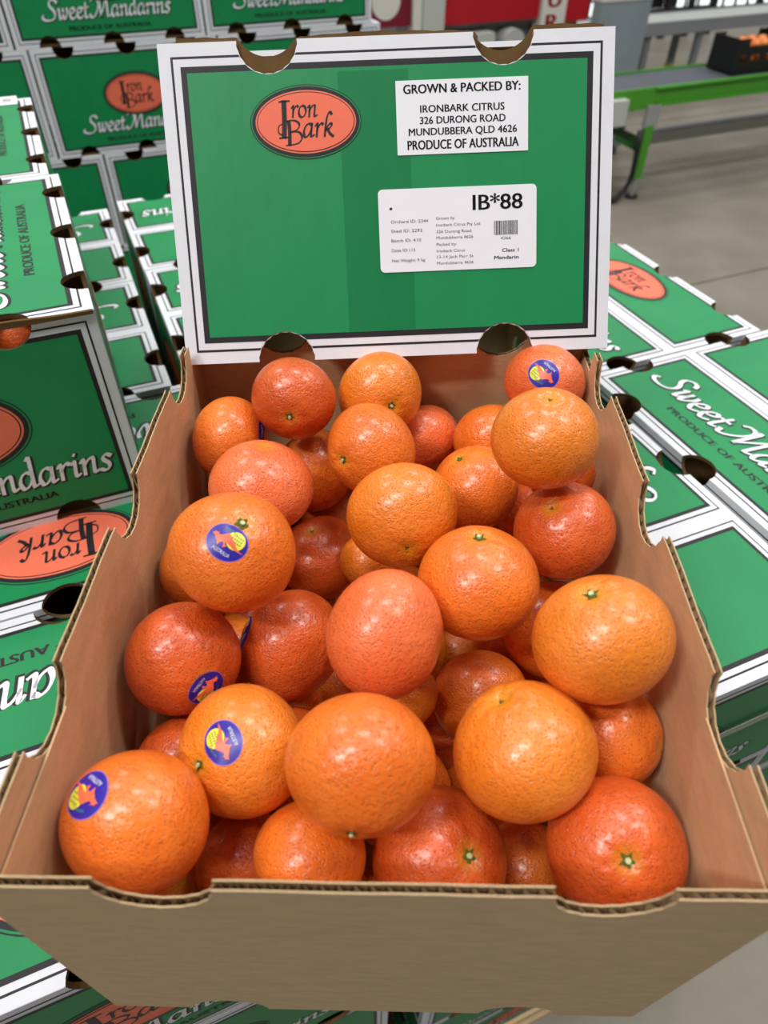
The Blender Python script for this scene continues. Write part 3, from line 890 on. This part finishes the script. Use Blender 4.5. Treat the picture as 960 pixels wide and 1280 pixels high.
def calyx(o, fr, size=4.6, seed=0, stub=True):
    rn = random.Random(seed+50); mb = MB()
    n = 5; ring = []
    for k in range(n*4):
        a = 2*math.pi*k/(n*4); ra = size*(1.0 if k % 4 == 0 else (0.55 if k % 4 == 2 else 0.74))*rn.uniform(.78, 1.12)
        ring.append((a, ra))
    b = [fr.at(Vector((0, 0, 1)), 0.9)]
    for f_, h in ((0.5, 1.0), (1.0, 0.5)):
        for a, ra in ring:
            t = ra*f_/fr.R; b.append(fr.at(Vector((math.sin(t)*math.cos(a), math.sin(t)*math.sin(a), math.cos(t))), h))
    m_ = len(ring); F_ = [(0, 1+k, 1+(k+1) % m_) for k in range(m_)]+[(1+k, 1+m_+k, 1+m_+(k+1) % m_, 1+(k+1) % m_) for k in range(m_)]
    mb.geo(b, F_, SEPAL)
    cz = link('calyx', mb.mesh('calyx', MM, True), o)
    if stub:
        mb = MB(); p = fr.at(Vector((0, 0, 1)))
        mb.tube([(0, 0, p.z+0.2), (0, 0, p.z+1.5), (0.1, 0, p.z+2.2)], size*0.27, STUB, 9)
        link('stem_stub', mb.mesh('stem_stub'), cz)
def scar(o, fr, size=2.0):
    mb = MB(); b = [fr.at(Vector((0, 0, 1)), 0.35)]
    for k in range(9):
        a = 2*math.pi*k/9; t = size/fr.R*(0.8+0.35*math.sin(k*2.3)); b.append(fr.at(Vector((math.sin(t)*math.cos(a), math.sin(t)*math.sin(a), math.cos(t))), 0.2))
    mb.geo(b, [(0, 1+k, 1+(k+1) % 9) for k in range(9)], SCAR); link('stem_scar', mb.mesh('stem_scar'), o)

# the blue sticker: coordinates from the frontmost one, in crop pixels about (450, 520), turned upright
def stk(x, y, a=math.radians(33)):
    dx, dy = (x-450)/360.0, -(y-520)/360.0
    return (dx*math.cos(a)-dy*math.sin(a), dx*math.sin(a)+dy*math.cos(a))
ROO = [stk(*p) for p in ((205, 350), (245, 352), (262, 325), (285, 352), (330, 352), (305, 372), (335, 405), (400, 398), (455, 385), (500, 400), (530, 470), (565, 540), (585, 600), (610, 660), (700, 742), (600, 690), (545, 650), (505, 600), (470, 565), (430, 520), (415, 560), (440, 600), (372, 612), (395, 560), (385, 520), (330, 530), (300, 560), (285, 560), (292, 510), (268, 450), (255, 410), (222, 372))]
def subdiv_poly(pts, cuts=2):
    bm = bmesh.new(); vs = [bm.verts.new((x, y, 0)) for x, y in pts]; f = bm.faces.new(vs)
    bmesh.ops.triangulate(bm, faces=[f])
    bmesh.ops.subdivide_edges(bm, edges=bm.edges[:], cuts=cuts, use_grid_fill=True)
    bmesh.ops.triangulate(bm, faces=bm.faces[:])
    bm.verts.index_update()
    out = ([(v.co.x, v.co.y) for v in bm.verts], [tuple(v.index for v in f.verts) for f in bm.faces]); bm.free(); return out
ROO_G = subdiv_poly(ROO)
def disc_grid(cx, cy, a, b, rings=5, n=36):
    V = [(cx, cy)]; F_ = []
    for i in range(1, rings+1):
        for k in range(n): V.append((cx+a*i/rings*math.cos(2*math.pi*k/n), cy+b*i/rings*math.sin(2*math.pi*k/n)))
        for k in range(n):
            if i == 1: F_.append((0, 1+k, 1+(k+1) % n))
            else:
                p = 1+(i-2)*n; q = 1+(i-1)*n; F_.append((p+k, q+k, q+(k+1) % n, p+(k+1) % n))
    return V, F_
def sticker(o, fr, dw, ang, size=12.2):
    """dw: direction from the fruit's centre in camera axes (right, down, away); ang: turn of its lettering"""
    s = (CRIGHT*dw[0]+CDOWN*dw[1]+CFWD*dw[2]).normalized()
    e = CRIGHT*math.cos(ang)-CDOWN*math.sin(ang)
    e1 = (e-s*e.dot(s)).normalized(); e2 = s.cross(e1)
    inv = o.matrix_world.to_3x3().inverted()
    s, e1, e2 = inv @ s, inv @ e1, inv @ e2
    k = size/fr.R
    def pr(x, y, off): return fr.at(s+e1*(x*k)+e2*(y*k), off)
    mb = MB()
    def add(geo, mt, off): mb.geo([pr(x, y, off) for x, y in geo[0]], geo[1], mt)
    add(disc_grid(0, 0, 1.03, .90), ST_RIM, .12)
    add(disc_grid(0, 0, .985, .855), ST_BLUE, .2)
    root = link('fruit_sticker', mb.mesh('fruit_sticker', MM, True), o); root['label'] = 'oval blue fruit sticker'
    mb = MB(); c = stk(590, 512); add(disc_grid(c[0], c[1], .44, .44, 4, 28), ST_YEL, .3)
    for i in range(3):
        y = c[1]+.16-.15*i
        for j in range(5):
            x = c[0]-.25+.115*j; add(([(x, y), (x+.06, y+.01), (x+.075, y+.09), (x+.015, y+.08)], [(0, 1, 2, 3)]), ST_GRN, .36)
    for j in range(8):
        x = -.42+.085*j; y = .52-.02*abs(j-3.5); add(([(x, y), (x+.045, y), (x+.055, y+.09), (x+.01, y+.09)], [(0, 1, 2, 3)]), ST_GRN, .3)
    link('sticker_sun', mb.mesh('sticker_sun'), root)
    mb = MB(); add(ROO_G, ST_ORG, .5); link('kangaroo_emblem', mb.mesh('kangaroo_emblem'), root)
    mb = MB(); V, Fc, a, b, lo, hi = sans('AUSTRALIA', .02)
    mb.geo([pr(-.44+(v[0]-a)/(b-a)*.88, -.60+(v[1]-lo)/(hi-lo)*.17, .45) for v in V], Fc, ST_WHT)
    link('sticker_lettering', mb.mesh('sticker_lettering'), root)

gM = 'mandarins in the open box'
# id: (tone, stem kind, dimple, label)
INFO = {
 1: ('o', '', .4, 'mandarin in the back left corner of the open box, sticker edge on its right side'),
 2: ('r', 'c', .8, 'reddish mandarin against the back wall under the left notch of the lid, stem end low'),
 3: ('a', 'c', .8, 'yellow-orange mandarin centred right under the lid edge, stem at its bottom rim'),
 4: ('o', 'c', 1, 'mandarin near the back with its pale stem scar on the left side'),
 5: ('c', '', .3, 'smooth coral mandarin on the left near the back, just behind the large stickered one'),
 6: ('o', '', .5, 'half hidden mandarin wedged just behind the smooth coral one near the back left'),
 7: ('c', '', .5, 'small reddish mandarin at the centre back, right of the one with a left stem scar'),
 8: ('o', '', .5, 'small mandarin at the back, mostly behind the big pale one at the right'),
 9: ('c', '', .5, 'mandarin in the back right corner with a whole blue sticker facing the viewer'),
 10: ('a', 's', .8, 'big pale yellow-orange mandarin on the right near the back, shallow dimple on top'),
 11: ('o', 'k', .9, 'mandarin right of centre with a short dark stem remnant on its top left'),
 12: ('a', 's', .6, 'amber mandarin in the middle of the box with a small navel at its lower edge'),
 13: ('r', 's', 1.1, 'flattened red-orange mandarin against the right wall below the big pale one'),
 14: ('o', 'c', .8, 'large mandarin at the left with a blue sticker beside its green stem'),
 15: ('r', 's', .7, 'mandarin in half shade right of the large stickered one at the left'),
 16: ('o', 'c', .9, 'large mandarin right of the middle of the box with a green stem star on top'),
 17: ('c', '', .3, 'tall pinkish red mandarin in the centre of the box, no stem showing'),
 18: ('a', 'c', 1, 'very large amber mandarin by the right wall with a green stem button on top'),
 19: ('r', '', .4, 'red mandarin left of the tall pinkish one, thin sticker on its left edge'),
 20: ('r', '', .4, 'red-orange mandarin by the left wall with a sticker tucked at its lower right'),
 21: ('a', '', .4, 'mostly hidden mandarin by the left wall, peeping out under the large stickered one'),
 22: ('r', '', .4, 'deep lying mandarin by the left wall behind the front left corner fruit'),
 23: ('a', 'c', .8, 'tall amber mandarin with a blue sticker in its middle, left of the front centre'),
 24: ('o', '', .3, 'very large mandarin in the front left corner with a sticker on its upper left'),
 25: ('o', 'c', .6, 'very large blushed mandarin at the front centre, stem end hidden underneath'),
 26: ('o', '', .4, 'mandarin behind the middle of the front rim, under the large blushed one'),
 27: ('r', 'c', 1, 'red-orange mandarin at the front rim with a dark green stem star, right of centre'),
 28: ('a', 's', 1.1, 'wide yellow-orange mandarin at the front right with a greenish stem hollow on top'),
 29: ('r', 'c', 1, 'red-orange mandarin in the front right corner with a bright green stem star'),
 30: ('o', '', .5, 'mandarin by the right wall tucked under the very large amber one'),
 31: ('o', '', .5, 'red mandarin lying deep between the tall pinkish one and the wide yellow-orange one'),
 32: ('o', '', .5, 'deep mandarin glimpsed left of the very large amber one by the right wall'),
 34: ('o', '', .5, 'shaded mandarin glimpsed by the right wall below the big pale one'),
 35: ('o', '', .5, 'deep mandarin showing as a sliver above the tall pinkish one'),
 36: ('r', '', .5, 'dark mandarin in the gap right of the very large blushed one'),
 37: ('o', '', .5, 'deep mandarin in the gap behind the stem-starred one at the front rim'),
 39: ('o', '', .5, 'dark mandarin deep between the two red-orange ones at the front rim'),
 40: ('r', '', .5, 'dark red mandarin deep in the gap left of the one behind the front rim middle'),
 41: ('o', '', .5, 'shaded mandarin under the right flank of the front left corner fruit'),
 42: ('r', '', .5, 'dark mandarin deep under the large stickered one at the left'),
 43: ('o', '', .5, 'deep shaded mandarin in the gap behind the half-shaded one at the left'),
}
PXC = {1: (288, 546, 49), 14: (292, 688, 79), 19: (365, 805, 64), 20: (229, 824, 74), 23: (302, 937, 82), 24: (171, 1030, 94), 9: (680, 478, 52)}
STK = {14: (284, 677, -33), 23: (277, 928, 119), 9: (679, 467, 137), 24: (106, 996, 147), 20: (262, 864, 225), 1: (331, 541, 250), 19: (306, 791, 15)}
for i, (x, y, z, R, ax, ay, az) in FRUIT.items():
    tone, st, dm, label = INFO[i]
    o, fr = mandarin((x, y, z), R, (ax, ay, az), tone, i*13+1, 5 if i < 32 else 4, dm)
    tag(o, label, 'mandarin', gM)
    if st == 'c': calyx(o, fr, 4.8 if i in (27, 29, 18, 16, 14) else 3.8, i)
    elif st == 'k': calyx(o, fr, 3.2, i, False)
    elif st == 's': scar(o, fr, 1.9)
    if i in STK:
        sx, sy, an = STK[i]; cx, cy, rp = PXC[i]
        dx, dy = (sx-cx)/rp, (sy-cy)/rp; l = math.hypot(dx, dy)
        if l > .96: dx, dy = dx*.96/l, dy*.96/l
        dz = -math.sqrt(1-dx*dx-dy*dy)
        # the line of sight is tilted against the camera axis there
        cx_, cy_ = (cx-477.6)/878.2, (cy-641.7)/878.2
        f_ = Vector((cx_, cy_, 1)).normalized(); rx = Vector((1, 0, 0)); rx = (rx-f_*rx.dot(f_)).normalized(); ry = f_.cross(rx)
        d = rx*dx+ry*dy+f_*dz
        sticker(o, fr, (d.x, d.y, d.z), math.radians(an))
rn = random.Random(5)
fill_mesh = {}
for (x, y, z, R) in FILL:
    a = Vector((rn.uniform(-1, 1), rn.uniform(-1, 1), rn.uniform(-1, 1)))
    o, fr = mandarin((x, y, z), R*.985, a, rn.choice('oora'), rn.randrange(9999), 4, .5)
    tag(o, 'mandarin buried in the lower layers of the open box', 'mandarin', 'buried mandarins of the open box')
# one seen through the hand hole of the raised carton at the left
p = G(-195+82+2, 490+40, PALLET_TOP+CH-34)
o, fr = mandarin((p.x/MM, p.y/MM, (p.z-FLOOR)/MM), 31, (0, 1, .2), 'r', 77, 4, .5)
tag(o, 'mandarin seen through the round hand hole of the near raised carton at the left', 'mandarin', 'mandarins inside closed cartons')

# ------------------------------------------------------------------ machinery behind
BELT = mat('belt_grey', srgb(88, 92, 100), 0.55, 0.3, 0.06, 6)
LIME = mat('lime_paint', srgb(72, 150, 40), 0.45, 0.4, 0.05, 6)
DGREEN = mat('dark_green_paint', srgb(40, 90, 40), 0.5, 0.4)
STEEL = mat('galvanised_steel', srgb(176, 178, 180), 0.4, 0.5, 0.06, 20, metal=0.5)
ALU = mat('aluminium', srgb(150, 152, 158), 0.4, 0.5, 0.04, 10, metal=0.4)
RUBBER = mat('black_rubber', srgb(26, 26, 28), 0.5, 0.4)
RED = mat('red_paint', srgb(176, 22, 36), 0.4, 0.4, 0.06, 2)
MAROON = mat('maroon_paint', srgb(120, 26, 50), 0.45, 0.4, 0.06, 2)
PALEGREY = mat('pale_grey_paint', srgb(186, 190, 184), 0.5, 0.4, 0.04, 2)
CREAM = mat('cream_paint', srgb(214, 212, 204), 0.5, 0.4)
BLUEGREY = mat('blue_grey_sheet', srgb(140, 150, 156), 0.45, 0.4, 0.10, 3)
MIDGREY = mat('mid_grey_paint', srgb(120, 122, 124), 0.5, 0.4, 0.1, 4)
BLACKPL = mat('black_plastic', srgb(24, 24, 26), 0.5, 0.4)
def thing(name, u, v, label, cat, group=None):
    return empty(name, G(u, v, FZ), TH, label, cat, group)
def pbox(r, name, x0, y0, z0, x1, y1, z1, mt, parent=None):
    mb = MB(); mb.box(x0, y0, z0, x1, y1, z1, mt); return link(name, mb.mesh(name), parent or r)
# conveyor 1: coordinates local to (3000, 4010) in the pallet plan; heights over the floor
cv = thing('belt_conveyor', 3000, 4010, 'lime green framed belt conveyor with dark grey belt crossing behind at the upper right', 'conveyor')
HB = 679
pbox(cv, 'belt', -1700, 22, HB-14, 4200, 378, HB, BELT)
pbox(cv, 'side_rail', -400+0, 0, HB-115, 640, 20, HB+8, LIME)
pbox(cv, 'side_rail', 642, 4, HB-104, 4200, 20, HB+8, LIME)
pbox(cv, 'rail_lip', 642, -14, HB-104, 4200, 3, HB-92, LIME)
pbox(cv, 'rail_lip', 642, -14, HB-4, 4200, 3, HB+8, LIME)
pbox(cv, 'side_rail', -1700, 380, HB-104, 4200, 398, HB+12, LIME)
for x in (600, 3200):
    for y in (-36, 400):
        l = pbox(cv, 'leg', x, y, 128, x+66, y+36, HB-210, LIME)
        pbox(cv, 'leg_bracket', x-12, y+ (4 if y < 0 else 8), HB-225, x+92, y+(34 if y < 0 else 24), HB-92, STEEL, l)
        mb = MB(); mb.tube([(x+33, y+18, 14), (x+33, y+18, 140)], 14, STEEL, 10); link('foot_rod', mb.mesh('foot_rod'), l)
        mb = MB(); mb.tube([(x+33, y+18, 0.5), (x+33, y+18, 14)], 45, RUBBER, 14); link('foot_pad', mb.mesh('foot_pad'), l)
    pbox(cv, 'cross_brace', x+20, 2, 330, x+50, 398, 375, DGREEN)
mb = MB(); mb.box(-60, 0, 0, 60, 8, 46, DGREEN)
mb = MB(); mb.poly([(380, -20, 400), (600, -20, 300), (600, -20, 335), (380, -20, 440)], DGREEN); mb.poly([(380, -10, 440), (600, -10, 335), (600, -10, 300), (380, -10, 400)], DGREEN)
mb.poly([(380, -20, 440), (600, -20, 335), (600, -10, 335), (380, -10, 440)], DGREEN); mb.poly([(380, -10, 400), (600, -10, 300), (600, -20, 300), (380, -20, 400)], DGREEN)
link('diagonal_brace', mb.mesh('diagonal_brace'), cv)
mb = MB(); mb.tube([(552, -46, 450), (558, -50, 330), (562, -54, 240), (552, -62, 150), (515, -70, 80), (455, -74, 36), (340, -76, 22), (160, -78, 21)], 19, RUBBER, 10)
link('black_hose', mb.mesh('black_hose', MM, True), cv)
pbox(cv, 'control_box', 250, -60, HB-180, 395, -2, HB-30, PALEGREY)
mb = MB(); mb.tube([(380, -30, 486), (425, -30, 480)], 10, RUBBER, 8); link('handle', mb.mesh('handle'), cv)
# long grey rail on the floor side behind the leg
pbox(cv, 'lower_rail', 1086, 430, 175, 4200, 480, 258, PALEGREY)
pbox(cv, 'rail_cover', 1086, 426, 258.5, 4200, 484, 268, MIDGREY)
# conveyor 2
c2 = thing('grey_conveyor', 5400, 5850, 'long pale grey conveyor with legs in front of the bright windows', 'conveyor')
pbox(c2, 'side_rail', -1000, 0, 560, 5000, 24, 660, ALU)
pbox(c2, 'side_rail', -1000, 376, 560, 5000, 400, 660, ALU)
pbox(c2, 'belt', -1000, 26, 600, 5000, 374, 652, PALEGREY)
for x in (-330, 260, 2300, 4000):
    for y in (30, 320):
        l = pbox(c2, 'leg', x, y, 40, x+55, y+50, 559, MIDGREY)
        pbox(c2, 'leg_sleeve', x-6, y-6, 180, x+61, y+56, 250, mat('sleeve_yellow_%d_%d' % (x, y), srgb(170, 176, 110), 0.6), l)
        pbox(c2, 'foot', x-20, y-20, 0.5, x+75, y+70, 39.5, MIDGREY, l)
# crate of oranges on the green conveyor
cr = empty('plastic_crate', G(4560, 4200, -945+8), TH, 'black plastic crate of fruit riding on the green conveyor', 'crate')
mb = MB(); mb.box(-245, -118, 0, 245, 118, 8, BLACKPL); link('crate_base', mb.mesh('crate_base'), cr)
for nm, q in (('long', -1), ('long', 1)):
    mb = MB(); y = q*118
    mb.box(-245, y-4, 0, 245, y+4, 70, BLACKPL); mb.box(-245, y-4, 108, 245, y+4, 160, BLACKPL)
    for x in (-245, -150, -30, 90, 200): mb.box(x, y-4, 70, x+45, y+4, 108, BLACKPL)
    mb.box(-245, y-4, 160, -150, y+4, 205, BLACKPL); mb.box(150, y-4, 160, 245, y+4, 205, BLACKPL)
    link('crate_wall', mb.mesh('crate_wall'), cr)
for q in (-1, 1):
    mb = MB(); x = q*241; mb.box(x-4, -113, 0, x+4, 113, 205, BLACKPL); link('crate_end', mb.mesh('crate_end'), cr)
for k, (x, y, z) in enumerate(((-120, -62, 150), (-40, -66, 152), (40, -60, 150), (120, -64, 150), (-85, 20, 155), (0, 25, 158), (90, 20, 155), (-85, -70, 78), (15, -72, 76), (110, -70, 78))):
    p = G(4560+x, 4200+y, -937+z)
    o, fr = mandarin((p.x/MM, p.y/MM, (p.z-FLOOR)/MM), 38, (0, .3, 1), 'a', 200+k, 3, .5)
    o.name = 'orange'
    tag(o, 'bright orange fruit inside the black crate on the green conveyor', 'fruit', 'fruit in the black crate')
# blue-grey cabinet
cb = thing('machine_cabinet', 3700, 5100, 'blue grey sheet metal cabinet standing behind the green conveyor', 'cabinet')
pbox(cb, 'cabinet_body', -10, -300, 60, 420, -200, 1025, BLUEGREY)
pbox(cb, 'cabinet_top', -16, -306, 1026, 415, -194, 1300, CREAM)
pbox(cb, 'plinth', 0, -290, 0.5, 400, -210, 59.5, MIDGREY)
# red sorting machine
rm = thing('sorting_machine', 3000, 5500, 'red panelled sorting machine with grey columns behind the propped lid', 'machine')
Z = lambda z: z-FZ
pbox(rm, 'red_panel', -170, 0, Z(-790), 640, 60, Z(-250), RED)
pbox(rm, 'red_panel', 880, 0, Z(-830), 1100, 60, Z(-250), RED)
pbox(rm, 'maroon_panel', -1400, 0, Z(-775), -440, 60, Z(-250), MAROON)
mb = MB(); mb.v = []; ring = [(-640+110*math.cos(2*math.pi*k/28), -2, Z(-620)+110*math.sin(2*math.pi*k/28)) for k in range(28)]
mb.poly(ring, CREAM); mb.poly([(x, -.3, z) for x, y, z in reversed(ring)], CREAM); link('white_disc', mb.mesh('white_disc'), rm)
pbox(rm, 'grey_column', -360, -30, 0.5, -185, 90, Z(-250), PALEGREY)
pbox(rm, 'pale_post', -438, -30, 0.5, -370, 60, Z(-250), CREAM)
post = pbox(rm, 'lettered_post', 650, -30, 0.5, 868, 80, Z(-250), CREAM)
mb = MB()
for k, ch in enumerate('UR'):
    put(mb, ch, 700, 808, 0, 105, RED, 0, .03, lambda q, k=k: (q[0], -31, Z(-722-k*150)+q[1]))
link('lettering', mb.mesh('lettering'), post)
pbox(rm, 'machine_body', -160, 120, 60, 1100, 900, Z(-830), MIDGREY)
pbox(rm, 'machine_head', -160, 62, Z(-829), 1100, 900, Z(-250), MIDGREY)
pbox(rm, 'motor_housing', -60, -60, Z(-1080), 240, 118, Z(-850), PALEGREY)
mb = MB(); mb.tube([(430, -40, Z(-930)), (430, 118, Z(-930))], 90, PALEGREY, 20); link('roller', mb.mesh('roller'), rm)
pbox(rm, 'base_frame', -1400, 0, 0.5, -445, 900, 300, MIDGREY)
pbox(rm, 'base_frame', -160, 0, 0.5, 645, 900, 59.5, MIDGREY)

# dark steel rack before the bright windows
rk = thing('steel_rack', 7500, 8200, 'dark steel rack silhouetted against the bright windows at the top right', 'rack')
for x in (-620, -250, 120, 480):
    pbox(rk, 'upright', x, 0, 0.5, x+70, 60, 1500, DARKSTEEL)
for z in (240, 420, 760, 1200):
    pbox(rk, 'cross_beam', -549, 4, z, 479, 56, z+70, DARKSTEEL)
pbox(rk, 'shelf_panel', -540, 60.5, 311, -251, 420, 419, DARKSTEEL)
pbox(rk, 'shelf_panel', 125, 60.5, 491, 475, 420, 759, DARKSTEEL)
